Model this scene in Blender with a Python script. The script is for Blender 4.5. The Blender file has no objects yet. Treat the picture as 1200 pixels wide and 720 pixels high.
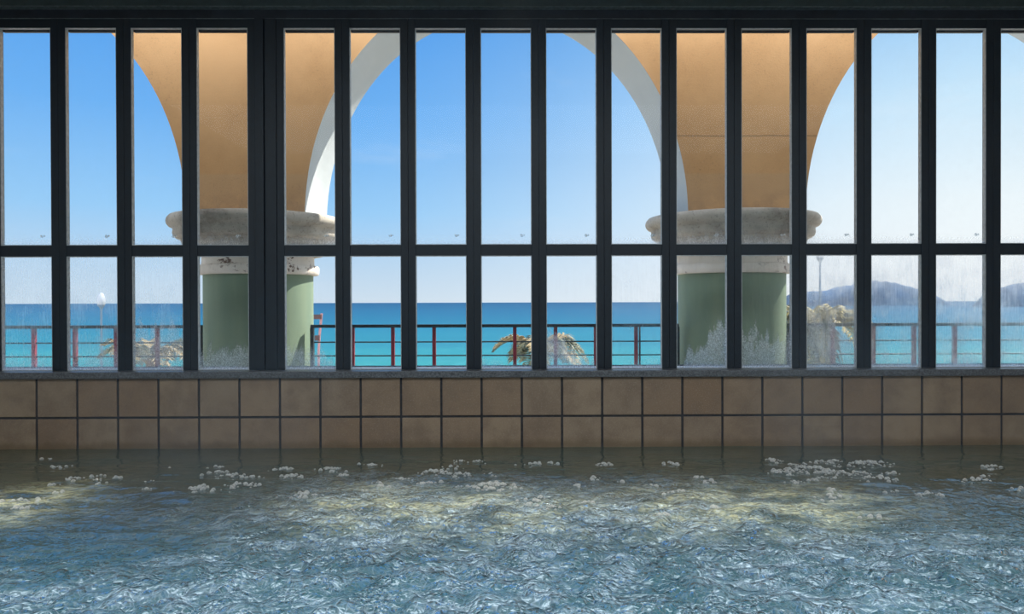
import bpy, bmesh, math, random
import numpy as np
from mathutils import Vector, Matrix

random.seed(7)
rng = np.random.default_rng(11)
SC = bpy.context.scene
COL = SC.collection
R = math.radians

# ------------------------------------------------------------------ camera
F_PX, CX, CY = 850.0, 600.0, 360.0
CAM = Vector((0.0, 0.0, 0.72))
YAW, PITCH, ROLL = R(0.49), R(-0.36), R(0.16)
cam_d = bpy.data.cameras.new('camera')
cam_d.sensor_width = 36.0
cam_d.lens = 36.0 * F_PX / 1200.0
cam_d.clip_end = 60000
cam = bpy.data.objects.new('camera', cam_d)
COL.objects.link(cam)
ROT = Matrix.Rotation(-YAW, 3, 'Z') @ Matrix.Rotation(R(90) + PITCH, 3, 'X') @ Matrix.Rotation(-ROLL, 3, 'Z')
cam.matrix_world = Matrix.Translation(CAM) @ ROT.to_4x4()
SC.camera = cam


def at(px, py, Y):
    """world point where the sight line of a measured photo point meets the plane y = Y"""
    d = ROT @ Vector(((px - CX) / F_PX, (CY - py) / F_PX, -1.0))
    return CAM + d * (Y / d.y)


# ------------------------------------------------------------------ helpers
def link(name, me, mat=None, parent=None, loc=None):
    o = bpy.data.objects.new(name, me)
    COL.objects.link(o)
    if mat is not None:
        for m in (mat if isinstance(mat, (list, tuple)) else [mat]):
            me.materials.append(m)
    if parent is not None:
        o.parent = parent
    if loc is not None:
        o.location = loc
    return o


def tag(o, label=None, cat=None, group=None, kind=None):
    if label: o['label'] = label
    if cat: o['category'] = cat
    if group: o['group'] = group
    if kind: o['kind'] = kind
    return o


def empty(name, loc=(0, 0, 0), rz=0.0):
    o = bpy.data.objects.new(name, None)
    COL.objects.link(o)
    o.location = loc
    o.rotation_euler.z = rz
    o.empty_display_size = 0.1
    return o


class MB:
    def __init__(self):
        self.v, self.f, self.mi, self.sm = [], [], [], []

    def add(self, vs, fs, mi=0, smooth=False):
        b = len(self.v)
        self.v += [tuple(p) for p in vs]
        for f in fs:
            self.f.append(tuple(i + b for i in f))
            self.mi.append(mi)
            self.sm.append(smooth)

    def box(self, x0, x1, y0, y1, z0, z1, bev=0.0, mi=0):
        if bev <= 0:
            vs = [(x, y, z) for z in (z0, z1) for y in (y0, y1) for x in (x0, x1)]
            fs = [(0, 2, 3, 1), (4, 5, 7, 6), (0, 1, 5, 4), (2, 6, 7, 3), (0, 4, 6, 2), (1, 3, 7, 5)]
            self.add(vs, fs, mi)
            return
        bm = bmesh.new()
        bmesh.ops.create_cube(bm, size=1.0)
        for v in bm.verts:
            v.co = Vector(((x0 + x1) / 2 + v.co.x * (x1 - x0), (y0 + y1) / 2 + v.co.y * (y1 - y0), (z0 + z1) / 2 + v.co.z * (z1 - z0)))
        bmesh.ops.bevel(bm, geom=list(bm.edges), offset=bev, segments=2, profile=0.7, affect='EDGES')
        bm.verts.index_update()
        self.add([v.co[:] for v in bm.verts], [[v.index for v in f.verts] for f in bm.faces], mi)
        bm.free()

    def lathe(self, prof, seg=64, c=(0, 0, 0), mi=0, cap=True):
        vs, fs = [], []
        n = len(prof)
        for k in range(seg):
            a = 2 * math.pi * k / seg
            for r, z in prof:
                vs.append((c[0] + r * math.cos(a), c[1] + r * math.sin(a), c[2] + z))
        for k in range(seg):
            k2 = (k + 1) % seg
            for i in range(n - 1):
                fs.append((k * n + i, k2 * n + i, k2 * n + i + 1, k * n + i + 1))
        if cap:
            fs.append([k * n + n - 1 for k in range(seg)])
            fs.append([k * n for k in reversed(range(seg))])
        self.add(vs, fs, mi, True)

    def tube(self, pts, r, seg=8, mi=0):
        pts = [Vector(p) for p in pts]
        vs, fs = [], []
        for i, p in enumerate(pts):
            t = (pts[min(i + 1, len(pts) - 1)] - pts[max(i - 1, 0)]).normalized()
            up = Vector((0, 0, 1)) if abs(t.z) < 0.9 else Vector((1, 0, 0))
            a = t.cross(up).normalized()
            b = t.cross(a)
            rr = r[i] if isinstance(r, (list, tuple)) else r
            for k in range(seg):
                g = 2 * math.pi * k / seg
                vs.append(p + a * (rr * math.cos(g)) + b * (rr * math.sin(g)))
        for i in range(len(pts) - 1):
            for k in range(seg):
                k2 = (k + 1) % seg
                fs.append((i * seg + k, i * seg + k2, (i + 1) * seg + k2, (i + 1) * seg + k))
        fs.append(list(range(seg))[::-1])
        fs.append([(len(pts) - 1) * seg + k for k in range(seg)])
        self.add(vs, fs, mi, True)

    def build(self, name, mat, parent=None, loc=None):
        me = bpy.data.meshes.new(name)
        me.from_pydata(self.v, [], self.f)
        me.polygons.foreach_set('material_index', self.mi)
        me.polygons.foreach_set('use_smooth', self.sm)
        me.update()
        bm = bmesh.new()
        bm.from_mesh(me)
        bmesh.ops.recalc_face_normals(bm, faces=list(bm.faces))
        for e in bm.edges:
            if len(e.link_faces) == 2 and e.calc_face_angle(0) > R(40):
                e.smooth = False
        bm.to_mesh(me)
        bm.free()
        return link(name, me, mat, parent, loc)


# ------------------------------------------------------------------ node helper
class NT:
    def __init__(self, tree):
        self.t = tree
        tree.nodes.clear()

    def n(self, kind, ins=None, **props):
        nd = self.t.nodes.new(kind)
        for k, v in props.items():
            setattr(nd, k, v)
        for k, v in (ins or {}).items():
            s = nd.inputs[k]
            if isinstance(v, bpy.types.NodeSocket):
                self.t.links.new(v, s)
            elif isinstance(v, bpy.types.Node):
                self.t.links.new(v.outputs[0], s)
            else:
                if s.type == 'RGBA' and isinstance(v, (tuple, list)) and len(v) == 3:
                    v = (*v, 1.0)
                s.default_value = v
        return nd

    def m(self, op, a, b=0.0, c=None, clamp=False):
        ins = {0: a, 1: b}
        if c is not None: ins[2] = c
        return self.n('ShaderNodeMath', ins, operation=op, use_clamp=clamp).outputs[0]

    def mix(self, f, a, b):
        nd = self.n('ShaderNodeMix', data_type='RGBA')
        for i, v in ((0, f), (6, a), (7, b)):
            s = nd.inputs[i]
            if isinstance(v, bpy.types.NodeSocket): self.t.links.new(v, s)
            else: s.default_value = (*v, 1.0) if isinstance(v, (tuple, list)) and len(v) == 3 else v
        return nd.outputs[2]

    def ramp(self, fac, stops, interp='LINEAR'):
        nd = self.n('ShaderNodeValToRGB', {0: fac})
        cr = nd.color_ramp
        cr.interpolation = interp
        while len(cr.elements) < len(stops): cr.elements.new(0.5)
        for e, (p, c) in zip(cr.elements, stops):
            e.position = p
            e.color = (*c, 1.0) if isinstance(c, (tuple, list)) else (c, c, c, 1.0)
        return nd.outputs[0]

    def step(self, x, a, b):
        return self.n('ShaderNodeMapRange', {0: x, 1: a, 2: b, 3: 0.0, 4: 1.0}, interpolation_type='SMOOTHSTEP', clamp=True).outputs[0]

    def noise(self, vec, scale, detail=4.0, rough=0.55, dist=0.0, out=0):
        return self.n('ShaderNodeTexNoise', {'Vector': vec, 'Scale': scale, 'Detail': detail, 'Roughness': rough, 'Distortion': dist}).outputs[out]

    def mapping(self, vec, scale=(1, 1, 1), loc=(0, 0, 0)):
        return self.n('ShaderNodeMapping', {'Vector': vec, 'Scale': scale, 'Location': loc}).outputs[0]

    def pos(self):
        return self.n('ShaderNodeNewGeometry').outputs['Position']

    def bump(self, h, strength, dist):
        return self.n('ShaderNodeBump', {'Height': h, 'Strength': strength, 'Distance': dist}).outputs[0]

    def out(self, shader):
        o = self.t.nodes.new('ShaderNodeOutputMaterial')
        self.t.links.new(shader.outputs[0] if isinstance(shader, bpy.types.Node) else shader, o.inputs['Surface'])


def newmat(name):
    m = bpy.data.materials.new(name)
    m.use_nodes = True
    return m, NT(m.node_tree)


def srgb(r, g, b):
    f = lambda c: (c / 255 / 12.92) if c / 255 <= 0.04045 else ((c / 255 + 0.055) / 1.055) ** 2.4
    return (f(r), f(g), f(b))


def simple(name, col, rough=0.5, metallic=0.0, var=0.12, scale=12.0, bump=0.0, spec=0.5):
    m, t = newmat(name)
    p = t.pos()
    nz = t.noise(p, scale, 5)
    c = t.mix(t.step(nz, 0.3, 0.7), tuple(x * (1 - var) for x in col), tuple(min(1, x * (1 + var)) for x in col))
    ins = {'Base Color': c, 'Roughness': rough, 'Metallic': metallic, 'Specular IOR Level': spec}
    if bump: ins['Normal'] = t.bump(t.noise(p, scale * 8, 4), bump, 0.003)
    t.out(t.n('ShaderNodeBsdfPrincipled', ins))
    return m


# ------------------------------------------------------------------ materials
M = {}
M['frame'] = simple('dark_painted_aluminium', (0.0035, 0.010, 0.020), 0.5, 0.0, 0.15, 30)
M['beam'] = simple('grey_green_beam_paint', (0.034, 0.052, 0.056), 0.5, 0.0, 0.15, 20)
M['recess'] = simple('dark_recess_tone', (0.014, 0.018, 0.030), 0.6, 0.0, 0.25, 14)  # dark blue-grey tone of the head strip, post groove and pane-top strips
def mat_sticker():
    m, t = newmat('worn_translucent_sticker')
    nz = t.step(t.noise(t.pos(), 160, 3, 0.7), 0.42, 0.58)
    tr = t.n('ShaderNodeBsdfTransparent', {'Color': (0.9, 0.93, 0.95)})
    df = t.n('ShaderNodeMixShader', {0: 0.5, 1: t.n('ShaderNodeBsdfDiffuse', {'Color': (0.7, 0.75, 0.78)}), 2: t.n('ShaderNodeBsdfTranslucent', {'Color': (0.8, 0.85, 0.88)})})
    t.out(t.n('ShaderNodeMixShader', {0: t.m('MULTIPLY', nz, 0.8), 1: tr, 2: df}))
    return m


M['sticker'] = mat_sticker()
M['joint'] = simple('grey_joint_sealant', (0.11, 0.13, 0.14), 0.6, 0.0, 0.3, 50)
M['bead'] = simple('pale_glazing_sealant', (0.42, 0.44, 0.46), 0.5, 0.0, 0.15, 60)
M['granite'] = simple('speckled_grey_granite', (0.105, 0.108, 0.118), 0.3, 0.0, 0.55, 160)
M['ledge'] = simple('pale_outdoor_ledge', (0.80, 0.84, 0.88), 0.6, 0.0, 0.06, 10)
M['plaster'] = simple('warm_plaster', (0.50, 0.46, 0.40), 0.8, 0.0, 0.06, 4)
M['ceiling'] = simple('timber_ceiling', (0.30, 0.27, 0.23), 0.7, 0.0, 0.1, 5)
M['poolfloor'] = simple('pool_bottom', (0.15, 0.16, 0.14), 0.6, 0.0, 0.2, 6)
M['deck'] = simple('pale_terrace_paving', (0.36, 0.33, 0.29), 0.8, 0.0, 0.1, 3)
M['beach'] = simple('scrub_and_sand', (0.30, 0.27, 0.17), 0.9, 0.0, 0.35, 0.6)
M['rail'] = simple('dark_rail_paint', (0.010, 0.018, 0.022), 0.6, 0.0, 0.1, 10)
M['redpost'] = simple('dull_red_paint', (0.22, 0.020, 0.038), 0.55, 0.0, 0.2, 10)
M['lampglobe'] = simple('milky_lamp_globe', (0.28, 0.31, 0.36), 0.3, 0.0, 0.02, 10)
M['lamppole'] = simple('blue_grey_lamp_paint', (0.06, 0.10, 0.15), 0.5, 0.0, 0.1, 10)
M['signboard'] = simple('red_brown_board', (0.045, 0.014, 0.012), 0.7, 0.0, 0.3, 12)
M['signpost'] = simple('pinkish_white_timber', (0.27, 0.13, 0.14), 0.7, 0.0, 0.15, 12)
M['frond'] = simple('dry_green_frond', (0.075, 0.08, 0.04), 0.6, 0.0, 0.45, 3)
M['frondpale'] = simple('straw_coloured_frond', (0.27, 0.21, 0.11), 0.6, 0.0, 0.25, 3)
M['frondgold'] = simple('golden_green_frond', (0.19, 0.15, 0.04), 0.6, 0.0, 0.35, 3)
M['trunk'] = simple('fibrous_palm_trunk', (0.16, 0.11, 0.065), 0.9, 0.0, 0.4, 10, 0.4)
M['hill'] = simple('haze_blue_forest', (0.020, 0.058, 0.125), 0.95, 0.0, 0.30, 0.03)  # distance haze is put into the forest's blue base colour


def mat_tan():
    m, t = newmat('ochre_rendered_wall')
    p = t.pos()
    big = t.noise(p, 1.6, 5, 0.6)
    c = t.mix(t.step(big, 0.32, 0.68), (0.74, 0.43, 0.205), (0.62, 0.345, 0.155))
    z = t.n('ShaderNodeSeparateXYZ', {0: p}).outputs['Z']
    low = t.m('SUBTRACT', 1.0, t.step(z, 1.475, 1.49))
    c = t.mix(t.m('MULTIPLY', low, 0.28), c, (0.58, 0.42, 0.27))
    foot = t.m('MULTIPLY', t.m('SUBTRACT', 1.0, t.step(z, 1.24, 1.45)), t.step(t.noise(p, 9, 6, 0.65), 0.35, 0.65))
    c = t.mix(t.m('MULTIPLY', foot, 0.40), c, (0.24, 0.17, 0.12))
    spk = t.m('MULTIPLY', t.step(t.noise(p, 80, 4, 0.65), 0.54, 0.68), t.step(t.noise(p, 3.2, 4, 0.6), 0.42, 0.60))
    c = t.mix(t.m('MULTIPLY', spk, 0.34), c, (0.22, 0.13, 0.07))
    ln = t.n('ShaderNodeMapRange', {0: t.m('ABSOLUTE', t.m('SUBTRACT', t.m('ADD', z, t.m('MULTIPLY', t.noise(p, 6, 3), 0.012)), 1.711)), 1: 0.002, 2: 0.006, 3: 0.6, 4: 0.0}).outputs[0]
    x = t.n('ShaderNodeSeparateXYZ', {0: p}).outputs['X']
    ln = t.m('MULTIPLY', ln, t.step(x, 0.2, 0.4))
    c = t.mix(ln, c, (0.25, 0.15, 0.08))
    b = t.bump(t.noise(p, 90, 5, 0.7), 0.35, 0.004)
    t.out(t.n('ShaderNodeBsdfPrincipled', {'Base Color': c, 'Roughness': 0.9, 'Normal': b, 'Specular IOR Level': 0.2}))
    return m


def mat_soffit():
    m, t = newmat('white_painted_reveal')
    p = t.pos()
    c = t.mix(t.step(t.noise(p, 2.2, 5), 0.35, 0.7), (0.50, 0.54, 0.56), (0.45, 0.49, 0.51))
    c = t.mix(t.m('MULTIPLY', t.step(t.noise(p, 16, 5, 0.7), 0.6, 0.75), 0.25), c, (0.45, 0.42, 0.37))
    b = t.bump(t.noise(p, 60, 4, 0.6), 0.2, 0.003)
    t.out(t.n('ShaderNodeBsdfPrincipled', {'Base Color': c, 'Roughness': 0.85, 'Normal': b, 'Specular IOR Level': 0.2}))
    return m


def mat_stone():
    m, t = newmat('weathered_grey_stone')
    p = t.pos()
    c = t.ramp(t.noise(p, 5, 7, 0.65), [(0.25, (0.18, 0.16, 0.135)), (0.5, (0.48, 0.44, 0.38)), (0.75, (0.64, 0.60, 0.53))])
    c = t.mix(t.m('MULTIPLY', t.step(t.noise(p, 70, 3, 0.6), 0.55, 0.7), 0.5), c, (0.12, 0.10, 0.085))
    b = t.bump(t.noise(p, 45, 6, 0.7), 0.5, 0.006)
    t.out(t.n('ShaderNodeBsdfPrincipled', {'Base Color': c, 'Roughness': 0.92, 'Normal': b, 'Specular IOR Level': 0.2}))
    return m


def mat_necking():
    m, t = newmat('peeling_white_paint')
    p = t.pos()
    pq = t.mapping(p, (1, 1, 1.4))
    peel = t.m('MULTIPLY', t.step(t.noise(pq, 14, 6, 0.7), 0.55, 0.60), t.step(t.noise(p, 4, 2), 0.42, 0.55))
    c = t.mix(t.step(t.noise(p, 7, 4), 0.3, 0.7), (0.84, 0.77, 0.70), (0.74, 0.67, 0.59))
    c = t.mix(peel, c, t.mix(t.noise(p, 60, 3), (0.08, 0.05, 0.04), (0.22, 0.13, 0.10)))
    b = t.bump(t.m('MULTIPLY', peel, -1.0), 0.5, 0.004)
    t.out(t.n('ShaderNodeBsdfPrincipled', {'Base Color': c, 'Roughness': 0.85, 'Normal': b, 'Specular IOR Level': 0.2}))
    return m


def mat_green():
    m, t = newmat('sage_green_paint')
    p = t.pos()
    st = t.noise(t.mapping(p, (9, 9, 0.6)), 1.0, 5, 0.6)
    c = t.mix(t.step(st, 0.3, 0.7), (0.180, 0.255, 0.185), (0.225, 0.295, 0.205))
    c = t.mix(t.m('MULTIPLY', t.step(t.noise(p, 20, 5, 0.7), 0.6, 0.8), 0.3), c, (0.24, 0.30, 0.20))
    t.out(t.n('ShaderNodeBsdfPrincipled', {'Base Color': c, 'Roughness': 0.7, 'Specular IOR Level': 0.3}))
    return m


def mat_tile():
    m, t = newmat('brown_stoneware_tile')
    g = t.n('ShaderNodeNewGeometry')
    p, rnd = g.outputs['Position'], g.outputs['Random Per Island']
    c = t.ramp(rnd, [(0.0, (0.270, 0.182, 0.122)), (0.35, (0.330, 0.235, 0.158)), (0.7, (0.300, 0.220, 0.156)), (1.0, (0.255, 0.162, 0.102))])
    off = t.n('ShaderNodeCombineXYZ', {0: t.m('MULTIPLY', rnd, 37.0), 1: 0.0, 2: t.m('MULTIPLY', rnd, 19.0)})
    q = t.n('ShaderNodeVectorMath', {0: p, 1: off.outputs[0]}, operation='ADD').outputs[0]
    c = t.mix(t.m('MULTIPLY', t.step(t.noise(q, 9, 5, 0.6), 0.35, 0.7), 0.75), c, (0.20, 0.135, 0.095))
    c = t.mix(t.m('MULTIPLY', t.step(t.noise(q, 130, 3, 0.6), 0.52, 0.7), 0.30), c, (0.42, 0.35, 0.28))
    c = t.mix(t.m('MULTIPLY', t.step(t.noise(q, 170, 3, 0.6), 0.55, 0.7), 0.30), c, (0.14, 0.10, 0.075))
    z = t.n('ShaderNodeSeparateXYZ', {0: p}).outputs['Z']
    edge = t.m('ADD', z, t.m('MULTIPLY', t.noise(t.mapping(p, (14, 1, 2)), 1.0, 4), 0.05))
    wet = t.m('SUBTRACT', 1.0, t.step(edge, 0.035, 0.075))
    c = t.mix(t.m('MULTIPLY', wet, 0.55), c, (0.12, 0.075, 0.035))
    rough = t.m('MULTIPLY_ADD', t.noise(q, 12, 4), 0.3, 0.35)
    b = t.bump(t.noise(q, 60, 5, 0.7), 0.3, 0.003)
    t.out(t.n('ShaderNodeBsdfPrincipled', {'Base Color': c, 'Roughness': rough, 'Normal': b, 'Specular IOR Level': 0.35}))
    return m


def mat_glass():
    """clear pane; each pane object carries fog / drip / dropside numbers for its condensation"""
    m, t = newmat('pane_with_condensation')
    geo = t.n('ShaderNodeNewGeometry')
    p = geo.outputs['Position']
    uv = t.n('ShaderNodeTexCoord').outputs['UV']
    s = t.n('ShaderNodeSeparateXYZ', {0: uv})
    u, v = s.outputs[0], s.outputs[1]
    A = lambda nm: t.n('ShaderNodeAttribute', attribute_type='OBJECT', attribute_name=nm).outputs['Fac']
    fog, drip, side, trickle = A('fog'), A('drip'), A('side'), A('trickle')
    # even mist with trickle streaks wiped out of it
    streak = t.noise(t.mapping(p, (120, 1, 9.0)), 1.0, 5, 0.7)
    mist = t.m('MULTIPLY', fog, t.m('ADD', t.m('MULTIPLY', trickle, t.m('MULTIPLY_ADD', t.step(streak, 0.35, 0.65), 0.45, -0.22)), 0.9))
    mist = t.m('MULTIPLY', mist, t.m('MULTIPLY_ADD', t.step(t.noise(p, 9, 3), 0.3, 0.7), 0.7, 0.5))
    # beads of water gathering towards the foot of the pane
    edge = t.noise(t.mapping(p, (26, 1, 5)), 1.0, 5, 0.7)
    uu = t.m('MULTIPLY', t.m('SUBTRACT', u, 0.5), side)
    reach = t.m('MULTIPLY', drip, t.m('ADD', t.m('MULTIPLY_ADD', edge, 1.3, -0.15), uu))
    inside = t.step(t.m('SUBTRACT', reach, v), -0.06, 0.10)
    fine = t.noise(t.mapping(p, (300, 1, 150)), 1.0, 3, 0.7)
    beads = t.m('MULTIPLY', inside, t.m('MULTIPLY_ADD', t.step(fine, 0.42, 0.62), 0.46, 0.30))
    vor = t.n('ShaderNodeTexVoronoi', {'Vector': t.mapping(p, (190, 1, 120)), 'Scale': 1.0}).outputs['Distance']
    dark = t.m('MULTIPLY', t.m('MULTIPLY', t.step(fine, 0.60, 0.70), t.m('MAXIMUM', t.m('MULTIPLY', fog, 0.25), inside)), 0.5)
    dots = t.m('MULTIPLY', t.m('SUBTRACT', 1.0, t.step(vor, 0.10, 0.22)), t.m('MULTIPLY', t.step(t.noise(p, 11, 3), 0.55, 0.7), t.m('MULTIPLY', fog, 0.8)))
    rim = t.m('MULTIPLY', t.m('SUBTRACT', 1.0, t.step(v, 0.0, 0.05)), 0.22)
    white = t.m('MINIMUM', t.m('ADD', t.m('MAXIMUM', mist, beads), rim), 0.85)
    dk = t.m('MINIMUM', t.m('ADD', dark, dots), 0.6)
    clear = t.n('ShaderNodeBsdfTransparent', {'Color': t.mix(dk, (0.97, 0.985, 0.985), (0.30, 0.36, 0.42))})
    film = t.n('ShaderNodeMixShader', {0: 0.12, 1: t.n('ShaderNodeBsdfTranslucent', {'Color': (0.95, 0.98, 1.0)}), 2: t.n('ShaderNodeBsdfDiffuse', {'Color': (0.8, 0.85, 0.88)})})
    soft = t.n('ShaderNodeBsdfRefraction', {'Color': (0.98, 0.99, 1.0), 'Roughness': 0.8, 'IOR': 1.06})
    film = t.n('ShaderNodeMixShader', {0: t.m('MULTIPLY_ADD', inside, -0.60, 0.80), 1: film, 2: soft})
    body = t.n('ShaderNodeMixShader', {0: white, 1: clear, 2: film})
    fr = t.n('ShaderNodeFresnel', {'IOR': 1.25})
    gl = t.n('ShaderNodeBsdfGlossy', {'Color': (0.9, 0.95, 1.0), 'Roughness': 0.02})
    t.out(t.n('ShaderNodeMixShader', {0: t.m('MULTIPLY', fr.outputs[0], 0.35), 1: body, 2: gl}))
    return m


def mat_sea():
    m, t = newmat('sea_water')
    p = t.pos()
    y = t.n('ShaderNodeSeparateXYZ', {0: p}).outputs['Y']
    d = t.m('DIVIDE', 1.0, t.m('MAXIMUM', y, 30.0))
    k = t.m('MULTIPLY', d, 65.0)                      # 1 at the near shore, 0 far out
    wav = t.noise(t.mapping(p, (0.05, 0.30, 1)), 1.0, 4, 0.6)
    kk = t.m('ADD', k, t.m('MULTIPLY', t.m('SUBTRACT', wav, 0.5), t.m('MULTIPLY', k, 0.45)))
    c = t.ramp(kk, [(0.0, (0.003, 0.036, 0.088)), (0.12, (0.004, 0.056, 0.118)), (0.4, (0.006, 0.084, 0.142)), (0.75, (0.012, 0.122, 0.156)), (1.0, (0.018, 0.138, 0.152))])
    fine = t.noise(t.mapping(p, (0.6, 2.2, 1)), 1.0, 4, 0.65)
    c = t.mix(t.m('MULTIPLY', t.step(fine, 0.5, 0.75), t.m('MULTIPLY', k, 0.85)), c, (0.06, 0.24, 0.28))
    band = t.noise(t.mapping(p, (0.0012, 0.012, 1)), 1.0, 3, 0.6)
    c = t.mix(t.m('MULTIPLY', t.step(band, 0.45, 0.7), 0.30), c, (0.004, 0.034, 0.10))
    b = t.bump(t.noise(t.mapping(p, (0.4, 1.4, 1)), 1.0, 5, 0.6), 0.5, 0.3)
    t.out(t.n('ShaderNodeBsdfPrincipled', {'Base Color': c, 'Roughness': 0.55, 'Normal': b, 'Specular IOR Level': 0.08}))
    return m


def mat_pool():
    m, t = newmat('bubbling_bath_water')
    p = t.pos()
    sp = t.n('ShaderNodeSeparateXYZ', {0: p})
    x, y = sp.outputs[0], sp.outputs[1]
    foam = t.n('ShaderNodeAttribute', attribute_name='foam').outputs['Fac']
    warp = t.noise(p, 4.0, 3, 0.5, out=1)
    q = t.n('ShaderNodeVectorMath', {0: p, 1: t.n('ShaderNodeVectorMath', {0: warp, 1: (0.09, 0.09, 0.0)}, operation='MULTIPLY').outputs[0]}, operation='ADD').outputs[0]
    jet_glow = t.n('ShaderNodeAttribute', attribute_name='jet_glow').outputs['Fac']
    # lacy foam seams where bubbles meet, bluish sky glints painted into their colour
    n1 = t.noise(q, 12, 3, 0.5)
    seam = lambda n, w: t.m('SUBTRACT', 1.0, t.step(t.m('ABSOLUTE', t.m('SUBTRACT', n, 0.5)), 0.0, w))
    s1 = seam(n1, 0.028)
    warp2 = t.noise(p, 22.0, 2, 0.5, out=1)
    qv = t.n('ShaderNodeVectorMath', {0: q, 1: t.n('ShaderNodeVectorMath', {0: warp2, 1: (0.014, 0.014, 0.0)}, operation='MULTIPLY').outputs[0]}, operation='ADD').outputs[0]
    q2 = t.mapping(qv, (1, 1, 0))
    vo = lambda sc, ft: t.n('ShaderNodeTexVoronoi', {'Vector': q2, 'Scale': sc}, feature=ft).outputs['Distance']
    eA, eB = vo(27, 'DISTANCE_TO_EDGE'), vo(64, 'DISTANCE_TO_EDGE')
    fA, fB = vo(27, 'F1'), vo(64, 'F1')
    lA, lB = t.m('SUBTRACT', 1.0, t.step(eA, 0.0, 0.085)), t.m('SUBTRACT', 1.0, t.step(eB, 0.0, 0.13))
    patch = t.step(t.noise(p, 3.6, 4, 0.6), 0.36, 0.62)
    patch2 = t.step(t.noise(p, 8.0, 3, 0.6), 0.42, 0.60)
    patch3 = t.step(t.noise(p, 11.0, 3, 0.6), 0.46, 0.60)
    lace_glint = t.m('MAXIMUM', t.m('MULTIPLY', s1, 0.35), t.m('MAXIMUM', t.m('MULTIPLY', lA, t.m('MULTIPLY_ADD', patch2, 0.42, 0.12)), t.m('MULTIPLY', lB, t.m('MULTIPLY_ADD', patch3, 0.62, 0.18))))
    amt = t.m('MULTIPLY', foam, t.m('MULTIPLY_ADD', patch, 0.6, 0.4))
    mask = t.m('MULTIPLY', lace_glint, amt, clamp=True)
    milk = t.m('MULTIPLY', amt, t.m('MULTIPLY_ADD', patch2, 0.20, 0.08))
    fac = t.m('MINIMUM', t.m('ADD', mask, milk), 0.92)
    near = t.step(y, 2.75, 1.8)
    murk_and_light = t.mix(near, (0.105, 0.110, 0.074), (0.046, 0.160, 0.190))  # murky water; olive tile reflection painted into its colour near the wall
    murk_and_light = t.mix(t.m('MULTIPLY', t.step(t.noise(p, 2.4, 4), 0.35, 0.7), 0.4), murk_and_light, (0.04, 0.11, 0.125))
    jl = t.m('MULTIPLY', jet_glow, t.m('MULTIPLY_ADD', t.step(t.noise(t.mapping(p, (26, 62, 1)), 1.0, 4, 0.65), 0.40, 0.6), 0.80, 0.20))
    murk_and_light = t.mix(jl, murk_and_light, (0.88, 0.85, 0.52))  # warm yellow glow painted into the aerated patches
    c = t.mix(fac, murk_and_light, (0.66, 0.82, 0.96))
    dome = lambda f: t.m('MULTIPLY', t.m('MULTIPLY', f, f), -1.0)
    h = t.m('ADD', t.m('ADD', t.m('MULTIPLY', dome(fA), t.m('MULTIPLY_ADD', patch2, 0.7, 0.2)), t.m('MULTIPLY', dome(fB), t.m('MULTIPLY_ADD', patch3, 0.45, 0.15))), t.m('MULTIPLY', n1, 0.8))
    rip = t.noise(t.mapping(p, (7, 17, 1)), 1.0, 4, 0.5, 0.6)
    hh = t.m('ADD', t.m('MULTIPLY', h, t.m('MULTIPLY_ADD', foam, 0.9, 0.03)), t.m('MULTIPLY', rip, t.m('MULTIPLY_ADD', foam, 0.20, t.m('MULTIPLY', t.step(y, 3.35, 2.9), 0.065))))
    nrm = t.bump(hh, 1.0, 0.034)
    base = t.n('ShaderNodeBsdfDiffuse', {'Color': c, 'Normal': nrm})
    gl = t.n('ShaderNodeBsdfGlossy', {'Color': (0.86, 0.94, 1.0), 'Roughness': t.m('MULTIPLY_ADD', fac, 0.10, 0.02), 'Normal': nrm})
    fr = t.n('ShaderNodeFresnel', {'IOR': 2.2, 'Normal': nrm})
    t.out(t.n('ShaderNodeMixShader', {0: fr.outputs[0], 1: base, 2: gl}))
    return m


def mat_bubble():
    m, t = newmat('soap_white_bubbles')
    p = t.pos()
    lw = t.n('ShaderNodeLayerWeight', {'Blend': 0.45})
    tr = t.n('ShaderNodeBsdfTransparent', {'Color': (0.9, 0.93, 0.93)})
    df = t.n('ShaderNodeBsdfPrincipled', {'Base Color': t.mix(t.noise(p, 80, 2), (0.74, 0.72, 0.69), (0.92, 0.90, 0.88)), 'Roughness': 0.15})
    f = t.m('MULTIPLY_ADD', lw.outputs['Facing'], 0.60, 0.30)
    t.out(t.n('ShaderNodeMixShader', {0: f, 1: tr, 2: df}))
    return m


M['tan'], M['soffit'], M['stone'], M['neck'], M['green'] = mat_tan(), mat_soffit(), mat_stone(), mat_necking(), mat_green()
M['tile'], M['glass'], M['sea'], M['pool'], M['bubble'] = mat_tile(), mat_glass(), mat_sea(), mat_pool(), mat_bubble()
M['grout'] = simple('dark_grout', (0.035, 0.034, 0.040), 0.8, 0.0, 0.3, 40)
M['concrete'] = simple('rendered_outer_wall', (0.55, 0.48, 0.40), 0.85, 0.0, 0.08, 4)

# ------------------------------------------------------------------ room
YT = 3.60                       # tile face
YF = 3.66                       # inner face of the window frames
XL, XR = -3.30, 3.52
Z_SILL = 0.383
Z_PT = at(600, 32.6, YF).z      # top of the upper panes
Z_T1 = at(600, 286.8, YF).z     # transom
Z_T0 = at(600, 299.6, YF).z
YB = -2.2
ZC = 2.34

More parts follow.
